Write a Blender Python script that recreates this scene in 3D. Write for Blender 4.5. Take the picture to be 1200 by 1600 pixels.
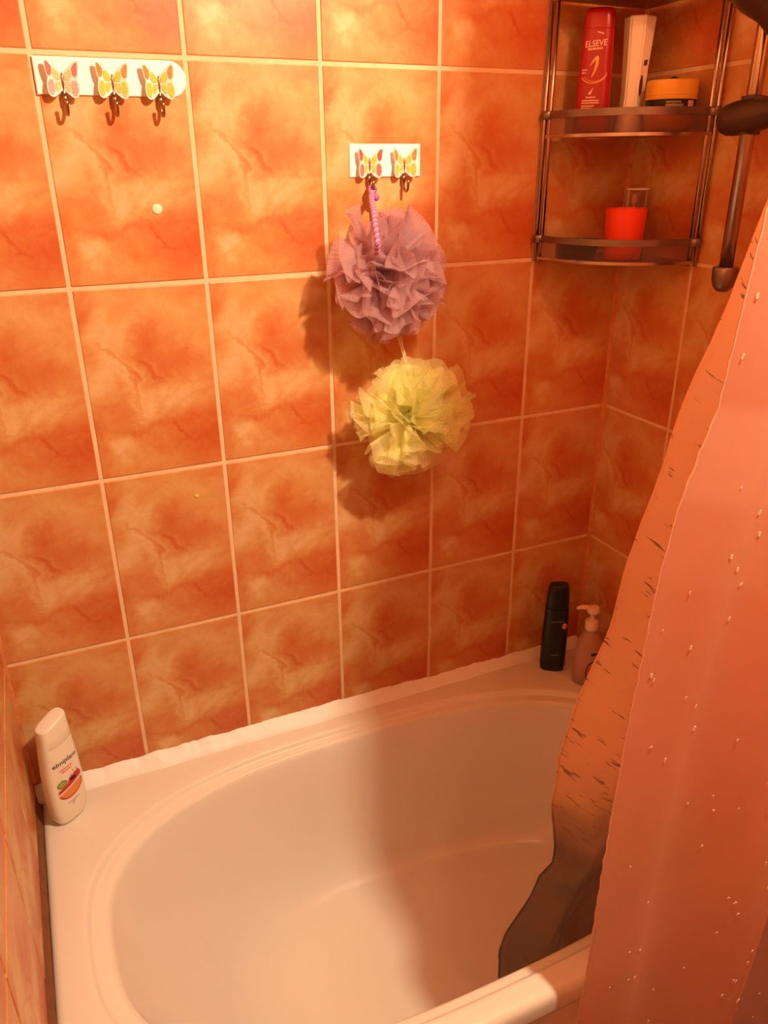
import bpy, bmesh, math, random
from mathutils import Vector, Matrix, noise

for o in list(bpy.data.objects):
    bpy.data.objects.remove(o)
scene = bpy.context.scene
COL = scene.collection
random.seed(7)
PI = math.pi
Z0 = 1.75            # world height of the tile joint used as the survey datum
RIM = 0.57           # bathtub rim height

# ------------------------------------------------------------------ camera
cam_data = bpy.data.cameras.new('camera')
cam = bpy.data.objects.new('camera', cam_data)
COL.objects.link(cam)
scene.camera = cam
cam_data.sensor_fit = 'HORIZONTAL'
cam_data.sensor_width = 36.0
cam_data.lens = 36.0 * 1221.467 / 1200.0
cam_data.clip_start = 0.01
YAW, PITCH, ROLL = -0.418379653, -0.420933579, -0.00868010708
Rz = Matrix.Rotation(YAW, 3, 'Z')
Rx = Matrix.Rotation(PITCH, 3, 'X')
R = Rz @ Rx
rgt, fwd, upv = R.col[0].copy(), R.col[1].copy(), R.col[2].copy()
rgt2 = rgt * math.cos(ROLL) + upv * math.sin(ROLL)
upv2 = upv * math.cos(ROLL) - rgt * math.sin(ROLL)
m = Matrix((rgt2, upv2, -fwd)).transposed().to_4x4()
m.translation = Vector((-0.0605193, -1.2537365, Z0 - 0.1347733))
cam.matrix_world = m

# ------------------------------------------------------------------ world, exposure
world = bpy.data.worlds.new('world')
scene.world = world
world.use_nodes = True
world.node_tree.nodes['Background'].inputs[0].default_value = (1.0, 0.5, 0.25, 1)
world.node_tree.nodes['Background'].inputs[1].default_value = 0.02
scene.view_settings.view_transform = 'Standard'
scene.view_settings.look = 'None'
scene.view_settings.exposure = 0.0
scene.view_settings.gamma = 1.0
scene.view_settings.use_curve_mapping = False
LAMP_POS = (0.60, -1.05, 2.29)
LAMP_R = 0.05
LAMP_POWER = 99.0
LAMP_COLOR = (1.0, 0.78, 0.50)


# ------------------------------------------------------------------ helpers
def tag(o, label=None, cat=None, group=None, kind=None):
    if label: o['label'] = label
    if cat: o['category'] = cat
    if group: o['group'] = group
    if kind: o['kind'] = kind
    return o


def mesh(name, verts, faces, smooth=False):
    me = bpy.data.meshes.new(name)
    me.from_pydata([tuple(v) for v in verts], [], faces)
    me.update()
    bm = bmesh.new(); bm.from_mesh(me)
    bmesh.ops.recalc_face_normals(bm, faces=bm.faces)
    bm.to_mesh(me); bm.free()
    if smooth:
        me.polygons.foreach_set('use_smooth', [True] * len(me.polygons))
    return me


def obj(name, me, mat=None, parent=None, loc=None, rotz=None):
    o = bpy.data.objects.new(name, me)
    COL.objects.link(o)
    if mat and not me.materials:
        me.materials.append(mat)
    if parent: o.parent = parent
    if loc: o.location = loc
    if rotz is not None: o.rotation_euler = (0, 0, rotz)
    return o


def empty(name, loc, rotz=0.0):
    o = bpy.data.objects.new(name, None)
    o.empty_display_size = 0.05
    COL.objects.link(o)
    o.location = loc
    o.rotation_euler = (0, 0, rotz)
    return o


def autosmooth(me, ang=40):
    """mark sharp edges by angle on an otherwise smooth mesh"""
    bm = bmesh.new(); bm.from_mesh(me)
    for f in bm.faces: f.smooth = True
    for e in bm.edges:
        if len(e.link_faces) == 2 and e.calc_face_angle(0) > math.radians(ang):
            e.smooth = False
    bm.to_mesh(me); bm.free()
    return me


def grid(nu, nv, fn, closed_u=False):
    """verts/faces of a nu x nv parametric sheet; fn(i, j) -> point"""
    V = [fn(i, j) for j in range(nv) for i in range(nu)]
    F = []
    for j in range(nv - 1):
        for i in range(nu if closed_u else nu - 1):
            i2 = (i + 1) % nu
            F.append((j * nu + i, j * nu + i2, (j + 1) * nu + i2, (j + 1) * nu + i))
    return V, F


def lathe(profile, n=32, cap0=True, cap1=True):
    V, F = grid(n, len(profile), lambda i, j: (profile[j][0] * math.cos(2 * PI * i / n), profile[j][0] * math.sin(2 * PI * i / n), profile[j][1]), True)
    if cap0: F.append(tuple(range(n)))
    if cap1: F.append(tuple((len(profile) - 1) * n + i for i in range(n)))
    return V, F


def sup(a, b, n, t):
    c, s = math.cos(t), math.sin(t)
    return (a * math.copysign(abs(c) ** (2 / n), c), b * math.copysign(abs(s) ** (2 / n), s))


def loft(sections, N=40, cap0=True, cap1=True):
    """sections: (z, a, b, exponent, shear_x, dx) superelliptic rings"""
    def fn(i, j):
        s = sections[j]
        z, a, b, n = s[:4]
        sh = s[4] if len(s) > 4 else 0
        dx = s[5] if len(s) > 5 else 0
        x, y = sup(a, b, n, 2 * PI * (i + 0.5) / N)
        return (x + dx, y, z + sh * x)
    V, F = grid(N, len(sections), fn, True)
    if cap0: F.append(tuple(range(N)))
    if cap1: F.append(tuple((len(sections) - 1) * N + i for i in range(N)))
    return V, F


def tube(path, r, n=10, cap=True, radii=None):
    P = [Vector(p) for p in path]
    V, F = [], []
    T0 = (P[1] - P[0]).normalized()
    ref = Vector((0, 0, 1)) if abs(T0.z) < 0.9 else Vector((1, 0, 0))
    nrm = T0.cross(ref).normalized()
    for k, p in enumerate(P):
        if k == 0: T = P[1] - P[0]
        elif k == len(P) - 1: T = P[-1] - P[-2]
        else: T = P[k + 1] - P[k - 1]
        T.normalize()
        nrm = (nrm - T * nrm.dot(T)).normalized()
        b = T.cross(nrm)
        rr = radii[k] if radii else r
        for i in range(n):
            a = 2 * PI * i / n
            V.append(p + (nrm * math.cos(a) + b * math.sin(a)) * rr)
    for k in range(len(P) - 1):
        for i in range(n):
            i2 = (i + 1) % n
            F.append((k * n + i, k * n + i2, (k + 1) * n + i2, (k + 1) * n + i))
    if cap:
        F.append(tuple(range(n)))
        F.append(tuple((len(P) - 1) * n + i for i in range(n)))
    return V, F


def join(*parts):
    V, F = [], []
    for v, f in parts:
        k = len(V)
        V += list(v)
        F += [tuple(i + k for i in q) for q in f]
    return V, F


def box(x0, x1, y0, y1, z0, z1):
    V = [(x, y, z) for z in (z0, z1) for y in (y0, y1) for x in (x0, x1)]
    F = [(0, 1, 3, 2), (4, 5, 7, 6), (0, 1, 5, 4), (2, 3, 7, 6), (0, 2, 6, 4), (1, 3, 7, 5)]
    return V, F


def bevel_box(x0, x1, y0, y1, z0, z1, w=0.003, seg=2):
    V, F = box(x0, x1, y0, y1, z0, z1)
    me = mesh('box', V, F)
    bm = bmesh.new(); bm.from_mesh(me)
    bmesh.ops.bevel(bm, geom=bm.edges[:], offset=w, segments=seg, affect='EDGES', profile=0.5)
    bm.to_mesh(me); bm.free()
    return autosmooth(me, 35)


def prism(poly, y0, y1):
    """polygon in x,z extruded from y0 (front) to y1"""
    n = len(poly)
    V = [(x, y0, z) for x, z in poly] + [(x, y1, z) for x, z in poly]
    F = [tuple(range(n)), tuple(range(2 * n - 1, n - 1, -1))]
    for i in range(n):
        F.append((i, (i + 1) % n, n + (i + 1) % n, n + i))
    return V, F


def smoothstep(a, b, x):
    t = max(0.0, min(1.0, (x - a) / (b - a)))
    return t * t * (3 - 2 * t)


def lerp_smooth(tab, x):
    if x <= tab[0][0]: return tab[0][1]
    for (a, va), (b, vb) in zip(tab, tab[1:]):
        if x <= b:
            return va + (vb - va) * smoothstep(a, b, x)
    return tab[-1][1]


def lerp_table(tab, x):
    if x <= tab[0][0]: return tab[0][1]
    for (a, va), (b, vb) in zip(tab, tab[1:]):
        if x <= b:
            t = (x - a) / (b - a)
            return va + (vb - va) * t
    return tab[-1][1]


# ------------------------------------------------------------------ materials
def nmat(name):
    m = bpy.data.materials.new(name)
    m.use_nodes = True
    return m, m.node_tree, m.node_tree.nodes['Principled BSDF']


def pmat(name, col, rough=0.5, metal=0.0, spec=0.5, coat=0.0, var=0.0, vscale=20.0, bump=0.0, bscale=60.0, trans=0.0, ior=1.45, sss=0.0):
    m, nt, b = nmat(name)
    b.inputs['Base Color'].default_value = (*col, 1)
    b.inputs['Roughness'].default_value = rough
    b.inputs['Metallic'].default_value = metal
    b.inputs['Specular IOR Level'].default_value = spec
    b.inputs['Coat Weight'].default_value = coat
    b.inputs['Transmission Weight'].default_value = trans
    b.inputs['IOR'].default_value = ior
    if sss:
        b.inputs['Subsurface Weight'].default_value = sss
        b.inputs['Subsurface Radius'].default_value = (0.01, 0.006, 0.004)
    tc = nt.nodes.new('ShaderNodeTexCoord')
    nz = nt.nodes.new('ShaderNodeTexNoise'); nz.inputs['Scale'].default_value = vscale; nz.inputs['Detail'].default_value = 5
    nt.links.new(tc.outputs['Object'], nz.inputs['Vector'])
    if var:
        mx = nt.nodes.new('ShaderNodeMix'); mx.data_type = 'RGBA'
        mx.inputs['A'].default_value = (*[c * (1 - var) for c in col], 1)
        mx.inputs['B'].default_value = (*[min(1, c * (1 + var)) for c in col], 1)
        nt.links.new(nz.outputs['Fac'], mx.inputs['Factor'])
        nt.links.new(mx.outputs['Result'], b.inputs['Base Color'])
    if bump:
        n2 = nt.nodes.new('ShaderNodeTexNoise'); n2.inputs['Scale'].default_value = bscale; n2.inputs['Detail'].default_value = 4
        nt.links.new(tc.outputs['Object'], n2.inputs['Vector'])
        bp = nt.nodes.new('ShaderNodeBump'); bp.inputs['Strength'].default_value = bump; bp.inputs['Distance'].default_value = 0.003
        nt.links.new(n2.outputs['Fac'], bp.inputs['Height'])
        nt.links.new(bp.outputs['Normal'], b.inputs['Normal'])
    return m


def tile_material():
    """fired tile print: the same marbled motif on every tile, in tile-local coordinates"""
    m, nt, b = nmat('marbled_orange_tile')
    N, L = nt.nodes, nt.links
    tc = N.new('ShaderNodeTexCoord')
    mp = N.new('ShaderNodeMapping')
    mp.inputs['Scale'].default_value = (5.0, 0.0, 5.0)       # 0.2 m = 1 unit
    L.new(tc.outputs['Object'], mp.inputs['Vector'])
    nz = N.new('ShaderNodeTexNoise'); nz.inputs['Scale'].default_value = 2.6; nz.inputs['Detail'].default_value = 6; nz.inputs['Roughness'].default_value = 0.6
    L.new(mp.outputs['Vector'], nz.inputs['Vector'])
    sub = N.new('ShaderNodeVectorMath'); sub.operation = 'SUBTRACT'; sub.inputs[1].default_value = (0.5, 0.5, 0.5)
    L.new(nz.outputs['Color'], sub.inputs[0])
    sc = N.new('ShaderNodeVectorMath'); sc.operation = 'SCALE'; sc.inputs['Scale'].default_value = 0.55
    L.new(sub.outputs[0], sc.inputs[0])
    ad = N.new('ShaderNodeVectorMath'); ad.operation = 'ADD'
    L.new(mp.outputs['Vector'], ad.inputs[0]); L.new(sc.outputs[0], ad.inputs[1])
    fl = N.new('ShaderNodeVectorMath'); fl.operation = 'MULTIPLY'; fl.inputs[1].default_value = (1, 0, 1)
    L.new(ad.outputs[0], fl.inputs[0])
    # blobs: u, v from the bottom (0..1 of the tile), radii along the two axes (in tile widths), angle, weight
    blobs = [(.18, .76, .26, .20, 0, .34), (.12, .55, .20, .16, .3, .34), (.34, .50, .30, .08, -.9, .26),
             (.22, .17, .20, .12, -.3, .40), (.58, .43, .20, .14, .2, .24), (.80, .44, .22, .07, .1, .18),
             (.45, .92, .40, .16, 0, .20), (.86, .76, .16, .22, .3, .18), (.55, .06, .3, .10, 0, .08),
             (.48, .70, .15, .18, .4, -.20), (.74, .60, .24, .15, 0, -.20), (.86, .18, .30, .32, .2, -.34),
             (.05, .88, .12, .12, 0, -.26), (.04, .30, .18, .14, 0, -.18), (.30, .54, .34, .035, -.95, -.34),
             (.48, .55, .16, .04, -.8, -.30), (.66, .24, .18, .03, -1.0, -.22), (.45, .27, .3, .06, .3, -.14)]
    acc = None
    for (u, v, ru, rv, an, w) in blobs:
        mm = N.new('ShaderNodeMapping'); mm.vector_type = 'TEXTURE'
        mm.inputs['Location'].default_value = (u - .5, 0, (v - .5) * 1.5)
        mm.inputs['Rotation'].default_value = (0, -an, 0)
        mm.inputs['Scale'].default_value = (ru, 1, rv)
        L.new(fl.outputs[0], mm.inputs['Vector'])
        ln = N.new('ShaderNodeVectorMath'); ln.operation = 'LENGTH'
        L.new(mm.outputs['Vector'], ln.inputs[0])
        mr = N.new('ShaderNodeMapRange'); mr.interpolation_type = 'SMOOTHSTEP'
        mr.inputs['From Min'].default_value = 0.15; mr.inputs['From Max'].default_value = 1.35
        mr.inputs['To Min'].default_value = w * .85; mr.inputs['To Max'].default_value = 0
        L.new(ln.outputs['Value'], mr.inputs['Value'])
        if acc is None: acc = mr.outputs['Result']
        else:
            a = N.new('ShaderNodeMath'); a.operation = 'ADD'
            L.new(acc, a.inputs[0]); L.new(mr.outputs['Result'], a.inputs[1]); acc = a.outputs[0]
    n2 = N.new('ShaderNodeTexNoise'); n2.inputs['Scale'].default_value = 5.0; n2.inputs['Detail'].default_value = 8; n2.inputs['Roughness'].default_value = 0.62; n2.inputs['Distortion'].default_value = 0.6
    L.new(mp.outputs['Vector'], n2.inputs['Vector'])
    ma = N.new('ShaderNodeMath'); ma.operation = 'MULTIPLY_ADD'; ma.inputs[1].default_value = 0.60; ma.inputs[2].default_value = 0.26
    L.new(n2.outputs['Fac'], ma.inputs[0])
    a = N.new('ShaderNodeMath'); a.operation = 'ADD'
    L.new(acc, a.inputs[0]); L.new(ma.outputs[0], a.inputs[1])
    cr = N.new('ShaderNodeValToRGB')
    el = cr.color_ramp.elements
    el[0].position = 0.0; el[0].color = (0.42, 0.080, 0.020, 1)
    el[1].position = 1.0; el[1].color = (0.70, 0.49, 0.27, 1)
    for p, c in ((.25, (.52, .118, .030, 1)), (.48, (.57, .200, .060, 1)), (.72, (.62, .33, .122, 1))):
        e = el.new(p); e.color = c
    L.new(a.outputs[0], cr.inputs['Fac'])
    # fine pale crackle veins, broken up by noise
    vo = N.new('ShaderNodeTexVoronoi'); vo.feature = 'DISTANCE_TO_EDGE'; vo.inputs['Scale'].default_value = 3.2
    dn = N.new('ShaderNodeVectorMath'); dn.operation = 'MULTIPLY_ADD'; dn.inputs[1].default_value = (.5, 0, .5)
    L.new(n2.outputs['Color'], dn.inputs[0]); L.new(mp.outputs['Vector'], dn.inputs[2])
    L.new(dn.outputs[0], vo.inputs['Vector'])
    vr = N.new('ShaderNodeMapRange'); vr.inputs['From Min'].default_value = 0.0; vr.inputs['From Max'].default_value = 0.018; vr.inputs['To Min'].default_value = 1; vr.inputs['To Max'].default_value = 0
    L.new(vo.outputs['Distance'], vr.inputs['Value'])
    gate = N.new('ShaderNodeMapRange'); gate.inputs['From Min'].default_value = 0.54; gate.inputs['From Max'].default_value = 0.66
    L.new(nz.outputs['Fac'], gate.inputs['Value'])
    mu = N.new('ShaderNodeMath'); mu.operation = 'MULTIPLY'
    L.new(vr.outputs[0], mu.inputs[0]); L.new(gate.outputs[0], mu.inputs[1])
    m2 = N.new('ShaderNodeMath'); m2.operation = 'MULTIPLY'; m2.inputs[1].default_value = 0.55
    L.new(mu.outputs[0], m2.inputs[0])
    mx = N.new('ShaderNodeMix'); mx.data_type = 'RGBA'
    mx.inputs['B'].default_value = (.78, .42, .18, 1)
    L.new(m2.outputs[0], mx.inputs['Factor']); L.new(cr.outputs['Color'], mx.inputs['A'])
    L.new(mx.outputs['Result'], b.inputs['Base Color'])
    b.inputs['Roughness'].default_value = 0.36
    b.inputs['Specular IOR Level'].default_value = 0.5
    bp = N.new('ShaderNodeBump'); bp.inputs['Strength'].default_value = 0.12; bp.inputs['Distance'].default_value = 0.002
    L.new(n2.outputs['Fac'], bp.inputs['Height']); L.new(bp.outputs['Normal'], b.inputs['Normal'])
    return m


def cloth_material(name, c_diff, c_trans, transl=0.5, clear=0.0, weave=900.0, fold=None):
    """thin woven cloth: diffuse + translucent, optionally a little open weave"""
    m, nt, b = nmat(name)
    N, L = nt.nodes, nt.links
    out = N['Material Output']
    b.inputs['Roughness'].default_value = 0.65
    b.inputs['Specular IOR Level'].default_value = 0.25
    b.inputs['Base Color'].default_value = (*c_diff, 1)
    tr = N.new('ShaderNodeBsdfTranslucent'); tr.inputs['Color'].default_value = (*c_trans, 1)
    mx = N.new('ShaderNodeMixShader'); mx.inputs[0].default_value = transl
    L.new(b.outputs[0], mx.inputs[1]); L.new(tr.outputs[0], mx.inputs[2])
    last = mx
    if clear:
        tp = N.new('ShaderNodeBsdfTransparent'); tp.inputs['Color'].default_value = (*c_trans, 1)
        m2 = N.new('ShaderNodeMixShader'); m2.inputs[0].default_value = clear
        L.new(mx.outputs[0], m2.inputs[1]); L.new(tp.outputs[0], m2.inputs[2])
        last = m2
    L.new(last.outputs[0], out.inputs['Surface'])
    tc = N.new('ShaderNodeTexCoord')
    nz = N.new('ShaderNodeTexNoise'); nz.inputs['Scale'].default_value = weave; nz.inputs['Detail'].default_value = 2
    L.new(tc.outputs['Object'], nz.inputs['Vector'])
    bp = N.new('ShaderNodeBump'); bp.inputs['Strength'].default_value = 0.15; bp.inputs['Distance'].default_value = 0.001
    L.new(nz.outputs['Fac'], bp.inputs['Height']); L.new(bp.outputs['Normal'], b.inputs['Normal'])
    return m, nt, b, tr


def clear_plastic(name, col, tint=0.5, rough=0.12):
    """see-through tinted plastic: transparent + a diffuse haze + gloss"""
    m, nt, b = nmat(name)
    N, L = nt.nodes, nt.links
    b.inputs['Base Color'].default_value = (*col, 1)
    b.inputs['Roughness'].default_value = rough
    tp = N.new('ShaderNodeBsdfTransparent'); tp.inputs['Color'].default_value = (*[0.5 + 0.5 * c for c in col], 1)
    lw = N.new('ShaderNodeFresnel'); lw.inputs['IOR'].default_value = 1.45
    ma = N.new('ShaderNodeMath'); ma.operation = 'MULTIPLY_ADD'; ma.inputs[1].default_value = 0.9; ma.inputs[2].default_value = tint
    ma.use_clamp = True
    L.new(lw.outputs[0], ma.inputs[0])
    mx = N.new('ShaderNodeMixShader')
    L.new(ma.outputs[0], mx.inputs[0]); L.new(tp.outputs[0], mx.inputs[1]); L.new(b.outputs[0], mx.inputs[2])
    L.new(mx.outputs[0], N['Material Output'].inputs['Surface'])
    return m


M = {}
M['tile'] = tile_material()
M['grout'] = pmat('cream_grout', (.78, .54, .33), .85, var=.14, vscale=30, bump=.35, bscale=120)
M['corner_grout'] = pmat('rough_orange_corner_grout', (.62, .22, .07), .8, var=.35, vscale=70, bump=.8, bscale=160)
M['caulk'] = pmat('white_silicone', (.87, .83, .77), .45, var=.05, vscale=25, bump=.25, bscale=50)
M['grime'] = pmat('brown_grime', (.20, .075, .03), .8, var=.3, vscale=60, bump=.5)
M['tub'] = pmat('white_enamel', (.80, .74, .66), .16, spec=.5, coat=.25, var=.015, vscale=4)
M['ceiling'] = pmat('varnished_wood_ceiling', (.20, .10, .05), .6, var=.25, vscale=9)
M['floor'] = pmat('brown_floor_tile', (.12, .055, .03), .4, var=.2, vscale=6)
M['chrome'] = pmat('worn_chrome', (.50, .40, .34), .22, metal=1.0, var=.12, vscale=30)
M['dark_chrome'] = pmat('dark_satin_metal', (.24, .18, .16), .32, metal=.9, var=.15, vscale=40)
M['white_plastic'] = pmat('white_plastic', (.84, .80, .74), .35, var=.01)
M['black_plastic'] = pmat('black_plastic', (.012, .012, .016), .3, var=.1)

# ------------------------------------------------------------------ the room shell
GAP, TW, TH = 0.0065, 0.2, 0.3
XL, XR, YF, ZC = -0.2, 1.0, -2.4, 2.6


def shell(name, pts, faces=((0, 1, 2, 3),), mat='grout'):
    o = obj(name, mesh(name, pts, faces), M[mat])
    tag(o, kind='structure')
    return o


REC = 0.0016    # grout lies this deep behind the tile faces
TH_W = 0.05
wall_back = obj('wall_back', mesh('wall_back', *box(XL - .06, XR + .06, REC, REC + TH_W, 0, ZC)), M['grout']); tag(wall_back, 'cream grouted back wall carrying orange marbled tiles', kind='structure')
wall_right = obj('wall_right', mesh('wall_right', *box(XR + REC, XR + REC + TH_W, YF, REC, 0, ZC)), M['grout']); tag(wall_right, 'tiled end wall behind corner shelf and curtain', kind='structure')
wall_left = obj('wall_left', mesh('wall_left', *box(XL - REC - TH_W, XL - REC, YF, REC, 0, ZC)), M['grout']); tag(wall_left, 'tiled wall at the left end of the bathtub', kind='structure')
wall_front = obj('wall_front', mesh('wall_front', *box(XL - .06, XR + .06, YF - .05, YF, 0, ZC)), M['ceiling']); tag(wall_front, 'plain wall behind the viewer', kind='structure')
floor = obj('floor', mesh('floor', *box(XL - .06, XR + .06, YF - .05, REC + TH_W, -.05, 0)), M['floor']); tag(floor, 'brown bathroom floor', kind='structure')
ceiling = obj('ceiling', mesh('ceiling', *box(XL - .06, XR + .06, YF - .05, REC + TH_W, ZC, ZC + .05)), M['ceiling']); tag(ceiling, 'brown wooden ceiling', kind='structure')

TILE_MESH = {}


def tile_mesh(u0, u1, v0, v1):
    """tile cut to [u0,u1]x[v0,v1] of a full tile (metres from the full tile's centre); face at y=0, bevelled edges"""
    key = tuple(round(q, 4) for q in (u0, u1, v0, v1))
    if key in TILE_MESH: return TILE_MESH[key]
    w = 0.0013
    def ring(i, y): return [(u0 + i, y, v0 + i), (u1 - i, y, v0 + i), (u1 - i, y, v1 - i), (u0 + i, y, v1 - i)]
    V = ring(0, .006) + ring(0, w) + ring(w * .35, w * .3) + ring(w * 1.2, 0)
    F = []
    for k in range(3):
        for i in range(4):
            F.append((k * 4 + i, k * 4 + (i + 1) % 4, k * 4 + 4 + (i + 1) % 4, k * 4 + 4 + i))
    F.append((12, 13, 14, 15))
    me = mesh('tile', V, F)
    me.materials.append(M['tile'])
    TILE_MESH[key] = me
    return me


def lay_tiles(parent, s0, s1, z_lo, z_hi, joints, place):
    """joints: horizontal joint positions along the wall; place(s, z) -> (loc, rotz)"""
    rows = []
    z = Z0 - 6 * TH
    while z < z_hi - 0.01:
        rows.append((z, z + TH)); z += TH
    for (ja, jb, full0) in joints:
        for (za, zb) in rows:
            lo, hi = max(za, z_lo), min(zb, z_hi)
            if hi - lo < .02: continue
            cz = (za + zb) / 2
            cs = full0 + TW / 2
            g = GAP / 2
            me = tile_mesh(ja - cs + g, jb - cs - g, lo - cz + (g if lo == za else 0), hi - cz - (g if hi == zb else 0))
            loc, rz = place(cs, cz)
            jit = random.uniform(-.0003, .0003)
            o = obj('tile', me, None, parent, loc, rz)
            o.location = Vector(loc) + Matrix.Rotation(rz, 3, 'Z') @ Vector((0, jit, 0))


lay_tiles(wall_back, XL, XR, 0.55, ZC, [(XL + i * TW, XL + (i + 1) * TW, XL + i * TW) for i in range(6)], lambda s, z: ((s, 0, z), 0.0))
# right wall: s measured along -y from the corner; first column is cut
cols = [(0.0, 0.187, -.013)] + [(0.187 + i * TW, min(2.4, 0.187 + (i + 1) * TW), 0.187 + i * TW) for i in range(12)]
cols = [c for c in cols if c[1] - c[0] > .03]
lay_tiles(wall_right, 0, 2, 0.25, ZC, cols, lambda s, z: ((XR, -s, z), -PI / 2))
# left wall: s measured along +y, from the corner backwards
cols = [(-(i + 1) * TW, -i * TW, -(i + 1) * TW) for i in range(12)]
lay_tiles(wall_left, -2, 0, 0.25, ZC, cols, lambda s, z: ((XL, s, z), PI / 2))


def corner_strip(name, x, sx, z0, z1, label):
    """uneven hand-filled grout running up an inside corner"""
    n = 150
    def fn(i, j):
        z = z0 + (z1 - z0) * j / (n - 1)
        w = .006 + .0035 * noise.noise((z * 22, sx * 3, .3)) + .002 * noise.noise((z * 90, sx, 1.7))
        d = .0045 + .002 * noise.noise((z * 40, sx * 5, 4.1))
        return [(x + sx * w, .001, z), (x + sx * d * .75, -d * .75, z), (x - sx * .001, -w, z)][i]
    V, F = grid(3, n, fn)
    o = obj(name, mesh(name, V, F, True), M['corner_grout'])
    tag(o, label, kind='structure')


corner_strip('trim_1', XR, -1, .58, ZC, 'rough orange grout filling the right inside corner')
corner_strip('trim_2', XL, 1, .60, ZC, 'rough orange grout filling the left inside corner')


# caulk along the back wall: thick, hand smeared, thicker on the left
def caulk_strip():
    n, k = 260, 7
    def fn(i, j):
        x = -.199 + (1.192) * i / (n - 1)
        th = 1 - .55 * smoothstep(.35, .65, x)
        top = .022 - .006 * smoothstep(.3, .8, x) + .0035 * noise.noise((x * 30, 0, 0)) + .003 * noise.noise((x * 9, 3, 0)) + .0016 * noise.noise((x * 120, 9, 0)) + .001 * noise.noise((x * 260, 2, 0))
        dep = .026 + .004 * noise.noise((x * 14, 5, 0)) - .004 * (1 - th)
        t = j / (k - 1)
        y = -.0005 - dep * t
        z = RIM + top * (1 - t) ** 1.15 + .0022 * math.sin(PI * t) * (1 + noise.noise((x * 40, t * 6, 2)))
        if j == k - 1: z = RIM - .002
        z -= .0016 * math.exp(-((t - .55) / .07) ** 2)
        return (x, y, z)
    V, F = grid(n, k, fn)
    o = obj('trim_3', mesh('trim_3', V, F, True), M['caulk'])
    tag(o, 'smeared white silicone along the tub and back wall', kind='structure')


caulk_strip()


def grime_strip():
    n = 120
    def fn(i, j):
        y = -.006 - .70 * i / (n - 1)
        w = .006 + .0016 * noise.noise((y * 40, 0, 7)) + .003 * smoothstep(-.3, -.7, y)
        return [(XL + .0005, y, RIM + .014 + .002 * noise.noise((y * 50, 1, 0))), (XL + w * .6, y, RIM + .0015), (XL + w + .002, y, RIM - .002)][j]
    V, F = grid(n, 3, fn)
    o = obj('trim_4', mesh('trim_4', V, F, True), M['grime'])
    tag(o, 'brown grimy joint between tub and left wall', kind='structure')


grime_strip()

# ------------------------------------------------------------------ bathtub
TX0, TX1, TY0, TY1 = XL + .006, XR - .003, -0.70, -0.004
CX, CY = 0.385, -0.36
N_T = 192


def opening(dl, dr, dy, n, t):
    c, s = math.cos(t), math.sin(t)
    a = (0.527 - dl) if c < 0 else (0.560 - dr)
    b = 0.302 - dy
    return (CX + a * math.copysign(abs(c) ** (2 / n), c), CY + b * math.copysign(abs(s) ** (2 / n), s))


def rect_ring(ins, t):
    px, py = opening(0, 0, 0, 2.7, t)
    dx, dy = px - CX, py - CY
    x0, x1, y0, y1 = TX0 + ins, TX1 - ins, TY0 + ins, TY1 - ins
    k = 1e9
    if dx > 1e-9: k = min(k, (x1 - CX) / dx)
    if dx < -1e-9: k = min(k, (x0 - CX) / dx)
    if dy > 1e-9: k = min(k, (y1 - CY) / dy)
    if dy < -1e-9: k = min(k, (y0 - CY) / dy)
    return (CX + dx * k, CY + dy * k)


rings = []
TS = [2 * PI * (i + .5) / N_T for i in range(N_T)]
for ins, z in ((.022, -.042), (.004, -.042), (.0008, -.039), (0, -.034), (0, -.016), (.0012, -.009), (.0045, -.0035), (.010, -.0008), (.016, 0)):
    rings.append([(*rect_ring(ins, t), RIM + z) for t in TS])
prof = [  # inset left, right, y, z, exponent
    (-.006, -.006, -.006, 0, 2.7), (-.002, -.002, -.002, -.0006, 2.7), (.0015, .0015, .0015, -.0030, 2.7), (.0040, .0040, .0038, -.0075, 2.7),
    (.0070, .0070, .0062, -.0105, 2.7), (.012, .011, .010, -.0115, 2.69), (.026, .020, .018, -.0125, 2.66), (.0315, .0245, .0220, -.0150, 2.65),
    (.0350, .0275, .0245, -.0210, 2.65), (.0375, .030, .0268, -.030, 2.65), (.046, .035, .031, -.05, 2.65), (.066, .042, .037, -.10, 2.65), (.098, .052, .045, -.16, 2.65),
    (.130, .062, .054, -.21, 2.65), (.160, .074, .064, -.25, 2.62), (.185, .088, .078, -.28, 2.58), (.212, .106, .096, -.303, 2.52),
    (.245, .13, .122, -.318, 2.45), (.285, .165, .155, -.326, 2.4), (.33, .21, .19, -.330, 2.3), (.40, .33, .235, -.333, 2.2), (.47, .46, .27, -.335, 2.1)]
for dl, dr, dy, z, n in prof:
    rings.append([(*opening(dl, dr, dy, n, t), RIM + z) for t in TS])
V = [p for r in rings for p in r]
F = []
for k in range(len(rings) - 1):
    for i in range(N_T):
        i2 = (i + 1) % N_T
        F.append((k * N_T + i, k * N_T + i2, (k + 1) * N_T + i2, (k + 1) * N_T + i))
V.append((CX, CY, RIM - .336)); c = len(V) - 1; k = len(rings) - 1
for i in range(N_T): F.append((k * N_T + i, k * N_T + (i + 1) % N_T, c))
tub = empty('bathtub', (0, 0, 0))
tag(tub, 'white enamelled bathtub with rounded basin and stepped lip', 'bathtub')
me = mesh('basin', V, F); autosmooth(me, 50)
obj('basin', me, M['tub'], tub)
obj('front_panel', bevel_box(TX0 + .01, TX1 - .01, -.685, -.670, .04, RIM - .040, .002), M['tub'], tub)
obj('plinth', bevel_box(TX0 + .012, TX1 - .012, -.665, -.650, .0, .06, .002), M['tub'], tub)
V, F = lathe([(.0, 0), (.024, 0), (.026, .0015), (.023, .003), (.012, .0025), (.010, .001)], 28, False, True)
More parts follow.
